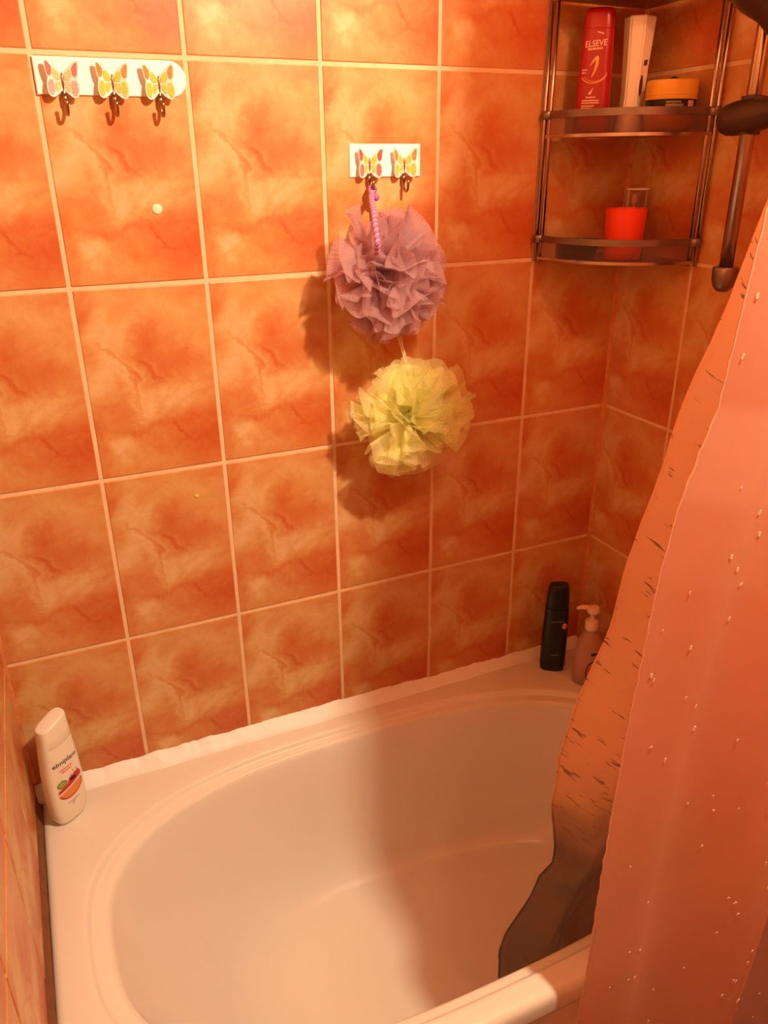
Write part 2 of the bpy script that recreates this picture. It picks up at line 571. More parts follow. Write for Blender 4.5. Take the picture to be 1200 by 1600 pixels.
d = obj('drain', mesh('drain', V, F, True), M['chrome'], tub, (.745, CY, RIM - .3275))

# ------------------------------------------------------------------ ceiling lamp (the room's only light, above the frame)
lamp = empty('ceiling_lamp', (LAMP_POS[0], LAMP_POS[1], ZC))
tag(lamp, 'warm bulb hanging from the ceiling under an added light-blocking dome', 'lamp')
dz = LAMP_POS[2] - ZC
V, F = lathe([(.045, 0), (.045, -.012), (.012, -.03), (.008, -.04), (.008, dz + .14), (.02, dz + .135), (.02, dz + .10)], 28)
obj('lamp_holder', autosmooth(mesh('lamp_holder', V, F), 40), M['white_plastic'], lamp)
pr = [(.021, dz + .118), (.05, dz + .112), (.085, dz + .09), (.108, dz + .058), (.118, dz + .020), (.116, dz + .020), (.106, dz + .056), (.083, dz + .087), (.049, dz + .108), (.021, dz + .114)]
V, F = lathe(pr, 40, False, False)
obj('light_block_dome', autosmooth(mesh('light_block_dome', V, F), 60), pmat('added_dome_brown', (.10, .05, .03), .5), lamp)  # unseen dome, added to stop upward light and cut ceiling bounce
mb, nt, b = nmat('glowing_bulb')
em = nt.nodes.new('ShaderNodeEmission')
em.inputs['Color'].default_value = (*LAMP_COLOR, 1)
em.inputs['Strength'].default_value = 8.0
nt.links.new(em.outputs[0], nt.nodes['Material Output'].inputs['Surface'])
pr = [(.013, dz + .10), (.014, dz + .085)]
for i in range(1, 13):
    a = PI * (.14 + .86 * i / 12)
    pr.append((max(.0008, .026 * math.sin(a)), dz + .060 + .026 * math.cos(a)))
V, F = lathe(pr, 28)
obj('bulb', mesh('bulb', V, F, True), mb, lamp)
ld = bpy.data.lights.new('bulb_light', 'POINT')
ld.energy = LAMP_POWER; ld.color = LAMP_COLOR; ld.shadow_soft_size = .03
lo = bpy.data.objects.new('bulb_light', ld); COL.objects.link(lo)
lo.parent = lamp; lo.location = (0, 0, dz)


# ------------------------------------------------------------------ butterfly hook racks
def patchpoly(pts, w, h, sx):
    return [(sx * x * w, y * h) for x, y in pts]


HALF = [(0, .13), (.07, .20), (.17, .31), (.30, .42), (.42, .49), (.485, .50), (.505, .44), (.49, .28), (.465, .12), (.43, .02), (.455, -.06), (.48, -.20),
        (.475, -.34), (.43, -.455), (.35, -.50), (.25, -.485), (.15, -.41), (.07, -.33), (0, -.30)]
P_UP = [(.29, .30), (.38, .42), (.45, .455), (.47, .40), (.455, .24), (.43, .10), (.36, .06), (.30, .14)]
P_IN = [(.05, .08), (.10, .17), (.20, .27), (.265, .24), (.27, .08), (.22, -.02), (.10, -.03), (.05, .0)]
P_LO = [(.28, -.04), (.38, -.03), (.43, -.14), (.44, -.30), (.39, -.42), (.32, -.44), (.26, -.34), (.25, -.18)]
P_LI = [(.06, -.08), (.20, -.07), (.23, -.18), (.22, -.32), (.15, -.33), (.08, -.22)]


def glitter(name, col):
    m, nt, b = nmat(name)
    N, L = nt.nodes, nt.links
    tc = N.new('ShaderNodeTexCoord')
    vo = N.new('ShaderNodeTexVoronoi'); vo.inputs['Scale'].default_value = 900
    L.new(tc.outputs['Object'], vo.inputs['Vector'])
    mx = N.new('ShaderNodeMix'); mx.data_type = 'RGBA'
    mx.inputs['A'].default_value = (*[c * .75 for c in col], 1); mx.inputs['B'].default_value = (*[min(1, c * 1.2 + .03) for c in col], 1)
    L.new(vo.outputs['Color'], mx.inputs['Factor'])
    L.new(mx.outputs['Result'], b.inputs['Base Color'])
    nm = N.new('ShaderNodeBump'); nm.inputs['Strength'].default_value = .8; nm.inputs['Distance'].default_value = .001
    L.new(vo.outputs['Distance'], nm.inputs['Height']); L.new(nm.outputs['Normal'], b.inputs['Normal'])
    b.inputs['Roughness'].default_value = .22
    return m


G = {'pink': glitter('pink_glitter', (.72, .16, .17)), 'rose': glitter('rose_glitter', (.80, .42, .40)), 'red': glitter('red_glitter', (.66, .08, .10)),
     'orange': glitter('orange_glitter', (.74, .26, .05)), 'yellow': glitter('yellow_glitter', (.80, .58, .08)), 'pale': glitter('pale_gold_glitter', (.82, .62, .30))}
M['wing'] = pmat('milky_wing_plastic', (.86, .74, .68), .25, var=.03)
M['hook'] = pmat('bronze_hook_metal', (.42, .24, .14), .28, metal=1.0)
M['plate'] = pmat('white_gloss_plate', (.92, .92, .94), .55, spec=.3)


def butterfly(parent, x, z, w, h, scheme, tilt=0.0):
    """one butterfly on the plate: milky wings folded forward a little, coloured cells, body"""
    def fold(V, extra=0.0):
        ct, st = math.cos(tilt), math.sin(tilt)
        return [(x + vx * ct - vz * st, vy - abs(vx) * .30 - extra, z + vx * st + vz * ct) for vx, vy, vz in V]
    y0, y1 = -.0085, -.0067
    parts = []
    for s in (-1, 1):
        V, F = prism(patchpoly(HALF, w, h, s), y0, y1)
        parts.append((fold(V), F))
    root = obj('butterfly', mesh('butterfly', *join(*parts)), M['wing'], parent)
    for pts, key, nm in ((P_UP, 'up', 'upper_wing_cell'), (P_IN, 'in', 'inner_wing_cell'), (P_LO, 'lo', 'lower_wing_cell'), (P_LI, 'li', 'lower_inner_cell')):
        for s in (-1, 1):
            V, F = prism(patchpoly(pts, w, h, s), y0 - .0007, y0 + .0002)
            obj(nm, mesh(nm, fold(V), F), G[scheme[key]], root)
    V, F = tube([(x, y0 - .0006, z + .17 * h), (x, y0 - .0016, z + .08 * h), (x, y0 - .0016, z - .16 * h), (x, y0 - .0006, z - .28 * h)], .0012, 8, True, [.0006, .0013, .0012, .0006])
    obj('body', mesh('body', V, F, True), M['hook'], root)
    V, F = tube([(x, -.0072, z), (x, -.003, z)], .006, 12)
    obj('standoff', mesh('standoff', V, F, True), M['white_plastic'], root)


def hook(parent, x, z):
    """flat bronze arm below the butterfly that turns forward and up"""
    path = [(x, -.0062, z - .008)]
    for i in range(0, 4): path.append((x, -.0062, z - .018 - .005 * i))
    for i in range(1, 9):
        a = PI * i / 9
        path.append((x, -.0062 - .0085 * (1 - math.cos(a)), z - .034 - .0085 * math.sin(a)))
    path.append((x, -.0232, z - .030)); path.append((x, -.0236, z - .0255))
    rad = [.0026] * 4 + [.0022] * (len(path) - 5) + [.0027]
    V, F = tube(path, .002, 10, True, rad)
    h = obj('hook', mesh('hook', V, F, True), M['hook'], parent)
    V, F = tube([(x, -.0062, z - .017), (x, -.0062, z - .029)], .0036, 10)
    obj('hook_sleeve', mesh('hook_sleeve', V, F, True), M['hook'], h)


def rounded_plate(w, h, rnd_right, t=.003):
    pts = [(0, 0), (0, -h)]
    if rnd_right:
        r = h / 2
        for i in range(17):
            a = -PI / 2 + PI * i / 16
            pts.append((w - r + r * math.cos(a), -r + r * math.sin(a)))
    else:
        pts += [(w, -h), (w, 0)]
    me = mesh('plate', *prism(pts, -t, 0))
    bm = bmesh.new(); bm.from_mesh(me)
    ed = [e for e in bm.edges if all(abs(v.co.y + t) < 1e-6 for v in e.verts)]
    bmesh.ops.bevel(bm, geom=ed, offset=.0008, segments=2, affect='EDGES')
    bm.to_mesh(me); bm.free()
    return autosmooth(me, 40)


rackA = empty('hook_rack', (0.001, -.0003, Z0 - .005)); rackA.rotation_euler = (0, math.radians(0.0), 0)
tag(rackA, 'long white hook rack with three butterflies and one rounded end', 'hook rack')
obj('plate', rounded_plate(.197, .0445, True), M['plate'], rackA)
SCH = [dict(up='pink', **{'in': 'pale'}, lo='rose', li='pale'), dict(up='orange', **{'in': 'yellow'}, lo='yellow', li='yellow'), dict(up='orange', **{'in': 'yellow'}, lo='yellow', li='yellow'),
       dict(up='red', **{'in': 'yellow'}, lo='pink', li='yellow'), dict(up='orange', **{'in': 'yellow'}, lo='yellow', li='yellow')]
for x, s, tl in ((.033, 0, -.03), (.0965, 1, -.02), (.158, 2, .03)):
    butterfly(rackA, x, -.0265, .0420, .0440, SCH[s], tl)
    hook(rackA, x, -.0265)
rackB = empty('hook_rack', (0.442, -.0003, Z0 - .1085))
tag(rackB, 'short white hook rack with two butterflies above the mauve loofah', 'hook rack')
obj('plate', rounded_plate(.1235, .048, False), M['plate'], rackB)
for x, s, tl in ((.031, 3, 0), (.092, 4, .02)):
    butterfly(rackB, x, -.0275, .0420, .0440, SCH[s], tl)
    hook(rackB, x, -.0275)

# small marks on the tiles
V, F = lathe([(.0072, 0), (.0072, .0008), (.0060, .0014), (.0002, .0016)], 24)
o = obj('adhesive_dot', mesh('adhesive_dot', V, F, True), pmat('cream_foam_dot', (.86, .76, .55), .6), None, (.138, -.0003, Z0 - .195)); o.rotation_euler = (PI / 2, 0, 0)
tag(o, 'small round cream adhesive dot on tile below long hook rack', 'dot')
V, F = lathe([(.0036, 0), (.0034, .0010), (.0016, .0016), (.0004, .0010)], 16)
o = obj('wall_plug', mesh('wall_plug', V, F, True), pmat('yellow_plug', (.80, .55, .12), .5), None, (.1475, -.0003, Z0 - .652)); o.rotation_euler = (PI / 2, 0, 0)
tag(o, 'tiny yellow plug in tile two rows under the long rack', 'plug')


# ------------------------------------------------------------------ loofahs
def net_material(name, col, see=.22):
    m, nt, b, tr = cloth_material(name, col, [min(1, c * 1.1) for c in col], .55, 0, 700)
    N, L = nt.nodes, nt.links
    out = N['Material Output']
    src = out.inputs['Surface'].links[0].from_socket
    tc = N.new('ShaderNodeTexCoord')
    mp = N.new('ShaderNodeMapping'); mp.inputs['Scale'].default_value = (1, 1, 1)
    L.new(tc.outputs['UV'], mp.inputs['Vector'])
    vo = N.new('ShaderNodeTexVoronoi'); vo.feature = 'DISTANCE_TO_EDGE'; vo.inputs['Scale'].default_value = 46; vo.inputs['Randomness'].default_value = .35
    L.new(mp.outputs['Vector'], vo.inputs['Vector'])
    mr = N.new('ShaderNodeMapRange'); mr.inputs['From Min'].default_value = .10; mr.inputs['From Max'].default_value = .22; mr.inputs['To Min'].default_value = .04; mr.inputs['To Max'].default_value = see * 2
    L.new(vo.outputs['Distance'], mr.inputs['Value'])
    sp = N.new('ShaderNodeSeparateXYZ'); L.new(tc.outputs['UV'], sp.inputs[0])
    ed = N.new('ShaderNodeMapRange'); ed.inputs['From Min'].default_value = .45; ed.inputs['From Max'].default_value = 1.0; ed.inputs['To Min'].default_value = 0; ed.inputs['To Max'].default_value = .30
    L.new(sp.outputs['Y'], ed.inputs['Value'])
    sm = N.new('ShaderNodeMath'); sm.operation = 'ADD'; L.new(mr.outputs[0], sm.inputs[0]); L.new(ed.outputs[0], sm.inputs[1])
    tp = N.new('ShaderNodeBsdfTransparent')
    mx = N.new('ShaderNodeMixShader')
    L.new(sm.outputs[0], mx.inputs[0]); L.new(src, mx.inputs[1]); L.new(tp.outputs[0], mx.inputs[2])
    L.new(mx.outputs[0], out.inputs['Surface'])
    b.inputs['Roughness'].default_value = .5
    return m


def pouf(name, parent, c, rx, ry, rz, n, mat, seed, lobes=()):
    rnd = random.Random(seed)
    c = Vector(c)
    V, F, UV = [], [], []
    nu, nv = 34, 9
    dirs = []
    for k in range(n):          # Fibonacci directions on the half turned to the room, with some behind
        zc = 1 - 2 * (k + .5) / n
        ph = k * 2.399963 + rnd.uniform(-.3, .3)
        rr = math.sqrt(1 - zc * zc)
        dirs.append((Vector((rr * math.cos(ph), zc, rr * math.sin(ph))), 1.0))
    for d in lobes: dirs.append((Vector(d[:3]).normalized(), d[3]))
    for d, big in dirs:
        d = d.normalized()
        if d.y > .55: continue
        t = d.cross(Vector((rnd.uniform(-1, 1), rnd.uniform(-1, 1), rnd.uniform(-1, 1)))).normalized()
        b = d.cross(t)
        spread = rnd.uniform(.55, .85)
        amp = rnd.uniform(.18, .36)
        kf = rnd.uniform(3.2, 6.5)
        ph = rnd.uniform(0, 6.28)
        R_ = rnd.uniform(.80, 1.0) * big
        curl = rnd.uniform(-.35, .35)
        base = len(V)
        co = Vector((rnd.uniform(-1, 1), rnd.uniform(-1, .4), rnd.uniform(-1, 1))) * .17
        for j in range(nv):
            v = .10 + .90 * j / (nv - 1)
            for i in range(nu):
                u = -1 + 2 * i / (nu - 1)
                ang = u * spread
                rad = R_ * v * (1 + .05 * math.sin(kf * 1.7 * u + ph * 2)) * (1 - .30 * abs(u) ** 3)
                off = amp * v ** 1.4 * math.sin(kf * u + ph) + .10 * v * v * math.sin(kf * 2.3 * u + ph * 1.7) + curl * v * v
                p = (d * math.cos(ang) + t * math.sin(ang)) * rad + b * off + co
                L_ = p.length
                if L_ > 1.08 * big: p *= 1.08 * big / L_
                q = Vector((c.x + p.x * rx, c.y + p.y * ry, c.z + p.z * rz))
                if q.y > -.006: q.y = -.006 - .004 * rnd.random()
                V.append(q)
                UV.append(((u * spread * 1.1 + base * .013) , v))
        for j in range(nv - 1):
            for i in range(nu - 1):
                F.append((base + j * nu + i, base + j * nu + i + 1, base + (j + 1) * nu + i + 1, base + (j + 1) * nu + i))
    me = bpy.data.meshes.new('netting')
    me.from_pydata([tuple(v) for v in V], [], F)
    uvl = me.uv_layers.new(name='UVMap')
    for lp in me.loops: uvl.data[lp.index].uv = UV[lp.vertex_index]
    me.polygons.foreach_set('use_smooth', [True] * len(me.polygons))
    me.update()
    o = obj(name, me, mat, parent)
    return o


M['mauve_net'] = net_material('mauve_nylon_net', (.68, .44, .48), .14)
M['lime_net'] = net_material('lime_nylon_net', (.97, .98, .54), .14)
M['purple_cord'] = pmat('purple_cord', (.42, .12, .36), .55, var=.1)
M['pale_cord'] = pmat('pale_pink_cord', (.62, .32, .48), .55)
M['cream_cord'] = pmat('cream_cord', (.78, .62, .40), .6)


def twisted(name, parent, path, r, pitch, mats):
    P = [Vector(p) for p in path]
    dense = []
    for a, b in zip(P, P[1:]):
        n = max(2, int((b - a).length / .0012))
        for i in range(n): dense.append(a.lerp(b, i / n))
    dense.append(P[-1])
    for k, mt in enumerate(mats):
        s, pts = 0.0, []
        for i, p in enumerate(dense):
            if i: s += (p - dense[i - 1]).length
            T = (dense[min(i + 1, len(dense) - 1)] - dense[max(i - 1, 0)]).normalized()
            nx = T.cross(Vector((0, 1, 0))).normalized(); ny = T.cross(nx)
            a = 2 * PI * s / pitch + 2 * PI * k / len(mats)
            pts.append(p + (nx * math.cos(a) + ny * math.sin(a)) * r * .55)
        V, F = tube(pts, r * .62, 7)
        obj(name, mesh(name, V, F, True), M[mt], parent)


HX, HZ = .442 + .031, Z0 - .1085 - .0275    # hook of the left butterfly on the short rack
lm = empty('loofah', (.466, -.07, Z0 - .40))
inv = Vector(lm.location)
def rel(root, p): return tuple(Vector(p) - Vector(root.location))
tag(lm, 'mauve net loofah hanging from the short butterfly rack', 'loofah')
pouf('netting', lm, rel(lm, (.470, -.074, Z0 - .303)), .098, .068, .098, 60, M['mauve_net'], 3, lobes=[(-.55, -.1, .85, 1.18), (.45, -.2, .8, 1.1), (.95, -.3, .15, 1.08), (.25, -.5, -.85, 1.05), (.8, -.2, -.6, 1.1)])
path = [(HX + .001, -.0168, HZ - .0365), (HX - .002, -.022, HZ - .046), (.4535, -.060, Z0 - .1860), (.4400, -.100, Z0 - .2045), (.4325, -.122, Z0 - .2225), (.4305, -.135, Z0 - .2450), (.436, -.120, Z0 - .263)]
twisted('cord', lm, [rel(lm, p) for p in path], .0042, .0085, ['purple_cord', 'pale_cord'])
V, F = tube([rel(lm, (HX + .0055 * math.cos(a), -.0190 - .0012 * math.sin(2 * a), HZ - .0395 + .0065 * math.sin(a))) for a in [2 * PI * i / 20 for i in range(21)]], .0023, 8)
obj('cord_loop', mesh('cord_loop', V, F, True), M['purple_cord'], lm)
V, F = lathe([(.0004, -.006), (.0045, -.004), (.006, 0), (.0045, .004), (.0004, .006)], 14)
k = obj('cord_knot', mesh('cord_knot', V, F, True), M['purple_cord'], lm, rel(lm, (HX + .004, -.0235, HZ - .050)))

lg = empty('loofah', (.515, -.07, Z0 - .65))
tag(lg, 'lime green net loofah hanging lowest below the mauve one', 'loofah')
pouf('netting', lg, rel(lg, (.517, -.074, Z0 - .540)), .108, .068, .100, 56, M['lime_net'], 11, lobes=[(-1.0, -.25, -.12, 1.18), (.72, -.2, .75, 1.22), (1, -.2, .2, 1.08), (.1, -.3, -1, 1.06), (-.75, -.2, .5, 1.06)])
for dx in (-.0022, .0022):
    path = [(HX + dx * .3, -.0155, HZ - .0400), (HX + .004 + dx * .4, -.010, HZ - .06), (.492 + dx, -.010, Z0 - .30), (.503 + dx, -.016, Z0 - .36), (.508 + dx, -.045, Z0 - .405), (.512 + dx * .6, -.070, Z0 - .455), (.513, -.074, Z0 - .50)]
    V, F = tube([rel(lg, p) for p in path], .0014, 8)
    obj('cord', mesh('cord', V, F, True), M['cream_cord'], lg)


# ------------------------------------------------------------------ lettering wrapped on bottles
def text_mesh(body, size, bold=0.0):
    cu = bpy.data.curves.new('lettering', 'FONT')
    cu.body = body; cu.size = size; cu.align_x = 'CENTER'; cu.align_y = 'CENTER'; cu.offset = bold; cu.resolution_u = 3
    o = bpy.data.objects.new('lettering', cu); COL.objects.link(o)
    dg = bpy.context.evaluated_depsgraph_get()
    me = bpy.data.meshes.new_from_object(o.evaluated_get(dg))
    bpy.data.objects.remove(o)
    me.name = 'lettering'
    bm = bmesh.new(); bm.from_mesh(me)
    bmesh.ops.triangulate(bm, faces=bm.faces)
    bm.to_mesh(me); bm.free()
    return me


def wrap(me, fn):
    for v in me.vertices: v.co = fn(v.co.x, v.co.y)
    me.update()
    return me


def loft_front(sections, off):
    """maps flat (x along the face, z) to the front (-y) of a lofted body"""
    tabA = [(s[0], s[1]) for s in sections]; tabB = [(s[0], s[2]) for s in sections]; tabN = [(s[0], s[3]) for s in sections]
    def fn(x, z):
        a, b, n = lerp_table(tabA, z), lerp_table(tabB, z), lerp_table(tabN, z)
        q = min(.995, abs(x) / a)
        return Vector((x, -b * (1 - q ** n) ** (1 / n) - off, z))
    return fn


def decal(name, poly, fn, mat, parent, off_extra=0.0, cell=.003):
    """thin printed patch: polygon (x,z) triangulated finely and wrapped on the body"""
    bm = bmesh.new()
    vs = [bm.verts.new((x, z, 0)) for x, z in poly]
    f = bm.faces.new(vs)
    bmesh.ops.triangulate(bm, faces=[f])
    for _ in range(3):
        es = [e for e in bm.edges if e.calc_length() > cell]
        if not es: break
        bmesh.ops.subdivide_edges(bm, edges=es, cuts=1)
        bmesh.ops.triangulate(bm, faces=bm.faces)
    me = bpy.data.meshes.new(name); bm.to_mesh(me); bm.free()
    for v in me.vertices:
        p = fn(v.co.x, v.co.y); v.co = Vector((p.x, p.y - off_extra, p.z))
    me.update()
    return obj(name, me, mat, parent)


def ellipse(cx, cz, a, b, n=24, a0=0, a1=2 * PI):
    return [(cx + a * math.cos(a0 + (a1 - a0) * i / n), cz + b * math.sin(a0 + (a1 - a0) * i / n)) for i in range(n if a1 - a0 > 6.2 else n + 1)]


def arc_band(cx, cz, r0, r1, a0, a1, n=18, sq=1.0):
    o = [(cx + r1 * math.cos(a0 + (a1 - a0) * i / n), cz + r1 * sq * math.sin(a0 + (a1 - a0) * i / n)) for i in range(n + 1)]
    return o + [(cx + r0 * math.cos(a1 + (a0 - a1) * i / n), cz + r0 * sq * math.sin(a1 + (a0 - a1) * i / n)) for i in range(n + 1)]


INK = {k: pmat('ink_' + k, c, .4) for k, c in dict(brown=(.10, .045, .02), red=(.52, .03, .03), pink=(.78, .22, .20), green=(.22, .26, .06), orange=(.75, .26, .06), white=(.85, .80, .74),
       gold=(.80, .45, .16), dark=(.03, .015, .012), grey=(.35, .28, .22), salmon=(.85, .50, .40), palegreen=(.36, .38, .12), redpale=(.80, .45, .40)).items()}

# white shower-gel bottle at the left end of the tub
bl = empty('shampoo_bottle', (-.146, -.077, RIM), math.radians(38))
tag(bl, 'white gel bottle with fruit label on the left tub corner', 'bottle')
S = [(0, .0205, .0115, 2.6), (.003, .0258, .0150, 2.7), (.012, .0312, .0175, 2.8), (.035, .0345, .0188, 3.0), (.075, .0348, .0190, 3.1), (.115, .0330, .0185, 3.1), (.150, .0300, .0176, 3.1), (.164, .0286, .0172, 3.1)]
M['gel'] = pmat('creamy_white_bottle', (.84, .78, .66), .33, var=.01, sss=.0)
V, F = loft(S, 48); obj('body', autosmooth(mesh('body', V, F), 40), M['gel'], bl)
CS = [(.165, .0282, .0169, 3.1, .10), (.1655, .0286, .0172, 3.1, .10), (.185, .0272, .0164, 3.1, .14), (.2035, .0260, .0156, 3.1, .26), (.2065, .0255, .0150, 3.1, .30), (.2080, .0240, .0136, 3.0, .32), (.2086, .0200, .0100, 2.8, .32)]
V, F = loft(CS, 48); obj('cap', autosmooth(mesh('cap', V, F), 40), M['gel'], bl)
fn0 = loft_front(S, .0003)
def fn(x, z): return fn0(x * 1.16 - .0005, z)
obj('lettering', wrap(text_mesh('elmiplant', .0125, .0002), lambda x, y: fn(x * .92, .131 + y)), INK['brown'], bl)
def print_line(parent, f, x0, x1, z, h, mat, slope=0.0, seed=0):
    """a line of print too small to read: a row of short strokes"""
    rnd = random.Random(seed)
    V, F = [], []
    x = x0
    while x < x1:
        w = rnd.uniform(.5, 1.3) * h
        e = min(x1, x + w)
        k = len(V)
        zz = z + slope * (x - x0)
        V += [f(x, zz), f(e, zz), f(e, zz + h * rnd.uniform(.75, 1.0)), f(x, zz + h)]
        F.append((k, k + 1, k + 2, k + 3))
        x = e + rnd.uniform(.12, .3) * h
    me = bpy.data.meshes.new('print_line'); me.from_pydata([tuple(v) for v in V], [], F); me.update()
    return obj('print_line', me, INK[mat], parent)


print_line(bl, fn, -.0125, .0095, .1150, .0036, 'pink', 0, 1)
print_line(bl, fn, -.0095, .0075, .1098, .0034, 'pink', 0, 2)
# pomegranate seeds heap, apple, cut fruit
heap = [(-.021, .0730), (-.020, .0790), (-.012, .0830), (-.004, .0850), (.000, .0930), (.004, .0955), (.006, .0940), (.010, .0985), (.0125, .0965), (.016, .0990), (.0195, .0955), (.0215, .0900), (.021, .0850)]
decal('seed_heap', heap + [(.0, .0778)], fn, INK['red'], bl, .0001)
decal('seed_shadow', ellipse(.006, .0885, .006, .0035), fn, INK['dark'], bl, .0002)
for q in ((-.012, .097), (.004, .0975), (.009, .1025), (.015, .1015)):
    decal('seed', ellipse(q[0], q[1], .0013, .0011, 10), fn, INK['red'], bl, .0002)
decal('apple_half', ellipse(-.0125, .0895, .0085, .0072), fn, INK['green'], bl, .0002)
decal('apple_flesh', ellipse(-.0125, .0898, .0060, .0050), fn, INK['palegreen'], bl, .0003)
decal('fruit_band', [(-.0215, .0700), (.021, .0820), (.021, .0788), (-.0215, .0668)], fn, INK['redpale'], bl, .0001)
tilt = math.atan2(.012, .042)
half = [(0 + .0215 * math.cos(a) * math.cos(tilt) - .0190 * math.sin(a) * math.sin(tilt), .0735 + .0215 * math.cos(a) * math.sin(tilt) + .0190 * math.sin(a) * math.cos(tilt)) for a in [PI + PI * i / 24 for i in range(25)]]
decal('fruit_rind', half, fn, INK['red'], bl, .0001)
half = [(0 + .0190 * math.cos(a) * math.cos(tilt) - .0160 * math.sin(a) * math.sin(tilt), .0735 + .0190 * math.cos(a) * math.sin(tilt) + .0160 * math.sin(a) * math.cos(tilt)) for a in [PI + PI * i / 24 for i in range(25)]]
decal('fruit_flesh', half, fn, INK['orange'], bl, .0002)
print_line(bl, fn, -.010, .011, .0450, .0020, 'grey', 0, 3)
print_line(bl, fn, -.003, .003, .0415, .0020, 'grey', 0, 4)
print_line(bl, fn, -.003, .002, .0375, .0018, 'grey', 0, 5)

# black shampoo bottle in the far corner
bd = empty('shampoo_bottle', (.878, -.066, RIM), math.radians(-34))
tag(bd, 'black shampoo bottle in the far corner of the tub rim', 'bottle')
M['black_bottle'] = pmat('black_bottle', (.010, .010, .014), .35, var=.1)
S2 = [(0, .0225, .0125, 3), (.003, .0260, .0155, 3), (.02, .0275, .0175, 3), (.10, .0268, .0175, 3), (.150, .0255, .0165, 3), (.160, .0250, .0163, 3)]
V, F = loft(S2, 40); obj('body', autosmooth(mesh('body', V, F), 40), M['black_bottle'], bd)
V, F = loft([(.161, .0243, .0158, 3), (.1615, .0248, .0162, 3), (.19, .0235, .0155, 3, -.02), (.210, .0215, .0140, 2.8, .06), (.2155, .0195, .0120, 2.6, .08), (.2175, .015, .0085, 2.6, .1)], 40)
obj('cap', autosmooth(mesh('cap', V, F), 40), M['black_bottle'], bd)
f2 = loft_front(S2, .0003)
decal('printed_line', [(-.010, .1285), (.016, .1325), (.016, .1337), (-.010, .1297)], f2, INK['grey'], bd)
decal('printed_line', [(-.006, .0440), (.012, .0465), (.012, .0476), (-.006, .0451)], f2, INK['grey'], bd)
decal('printed_line', [(-.006, .0520), (.010, .0560), (.010, .0572), (-.006, .0532)], f2, INK['dark'], bd)
decal('printed_mark', ellipse(.0185, .1205, .0050, .0075), f2, INK['orange'], bd)

# clear pump soap bottle beside it
bs = empty('soap_dispenser', (.917, -.137, RIM), math.radians(-30))
tag(bs, 'clear pump soap bottle beside the black shampoo bottle', 'soap dispenser')
M['clear'] = clear_plastic('clear_pinkish_plastic', (.80, .48, .36), .42, .15)
S3 = [(0, .0255, .0180, 2.5), (.003, .0290, .0205, 2.5), (.02, .0300, .0215, 2.4), (.06, .0300, .0215, 2.4), (.09, .0285, .0205, 2.3), (.112, .0225, .0175, 2.2), (.124, .0150, .0140, 2.1), (.130, .0125, .0125, 2.0), (.137, .0125, .0125, 2.0)]
V, F = loft(S3, 40, True, False); obj('body', autosmooth(mesh('body', V, F), 50), M['clear'], bs)
M['pump'] = pmat('pale_pump_plastic', (.80, .60, .48), .35)
V, F = lathe([(.0135, .135), (.0142, .136), (.0142, .152), (.0120, .156), (.006, .157), (.0048, .158), (.0048, .176)], 28)
pc = obj('pump_collar', autosmooth(mesh('pump_collar', V, F), 40), M['pump'], bs)
V, F = loft([(.174, .0105, .0100, 2.1), (.176, .0130, .0120, 2.1), (.183, .0138, .0125, 2.1), (.188, .0115, .0105, 2.1), (.190, .006, .006, 2)], 28)
head = obj('pump_head', autosmooth(mesh('pump_head', V, F), 40), M['pump'], bs)
V, F = tube([(-.004, 0, .183), (-.016, .000, .1865), (-.026, .000, .1862), (-.034, 0, .1815)], .004, 12, True, [.0065, .0055, .0045, .0035])
obj('nozzle', mesh('nozzle', V, F, True), M['pump'], head)
V, F = tube([(0, 0, .135), (0, 0, .01)], .0025, 8); obj('dip_tube', mesh('dip_tube', V, F, True), M['pump'], bs)
f3 = loft_front(S3, .0004)
decal('label_edge', arc_band(.011, .036, .0150, .0172, 0, 2 * PI - .01, 30, 1.75), f3, INK['dark'], bs)
decal('label_field', ellipse(.011, .034, .0140, .0235), f3, INK['red'], bs, .0001)
decal('label_petal', [(.002, .020), (.012, .016), (.016, .030), (.006, .040)], f3, INK['gold'], bs, .0003)
decal('label_petal', [(.010, .040), (.022, .036), (.020, .050), (.012, .052)], f3, INK['salmon'], bs, .0003)
decal('label_petal', [(.014, .012), (.022, .020), (.018, .030)], f3, INK['orange'], bs, .0003)
decal('label_name', [(.002, .078), (.020, .080), (.020, .087), (.002, .085)], f3, INK['dark'], bs, .0003)

# ------------------------------------------------------------------ corner shelf
SH = [Z0 - .2975, Z0 - .1000, Z0 + .0990]      # underside heights of the tiers
SR = .200
shelf = empty('corner_shelf', (XR, 0, SH[0]))
tag(shelf, 'three-tier chrome corner shelf mounted in the right corner', 'shelf')
def rs(p): return (p[0] - XR, p[1], p[2] - SH[0])
M['tray'] = clear_plastic('smoky_tray', (.20, .13, .11), .62, .2)
M['guard'] = clear_plastic('smoky_guard', (.70, .50, .42), .03, .12)


def front_curve(off=0.0, n=30, a0=.04, a1=PI / 2 - .04):
    """quarter-round front seen from above, from the back wall to the right wall"""
    out = []
    for i in range(n + 1):
        a = a0 + (a1 - a0) * i / n
        x, y = sup(SR + off, SR + off, 2.35, a)
        out.append((XR - x, -y))
    return out


def band(off0, off1, z0, z1, **k):
    A, B = front_curve(off0, **k), front_curve(off1, **k)
    n = len(A)
    V = [rs((x, y, z0)) for x, y in A] + [rs((x, y, z0)) for x, y in B] + [rs((x, y, z1)) for x, y in B] + [rs((x, y, z1)) for x, y in A]
    F = []
    for q in range(4):
        for i in range(n - 1):
            F.append((q * n + i, q * n + i + 1, ((q + 1) % 4) * n + i + 1, ((q + 1) % 4) * n + i))
    F += [(0, n, 2 * n, 3 * n), (n - 1, 2 * n - 1, 3 * n - 1, 4 * n - 1)]
    return V, F


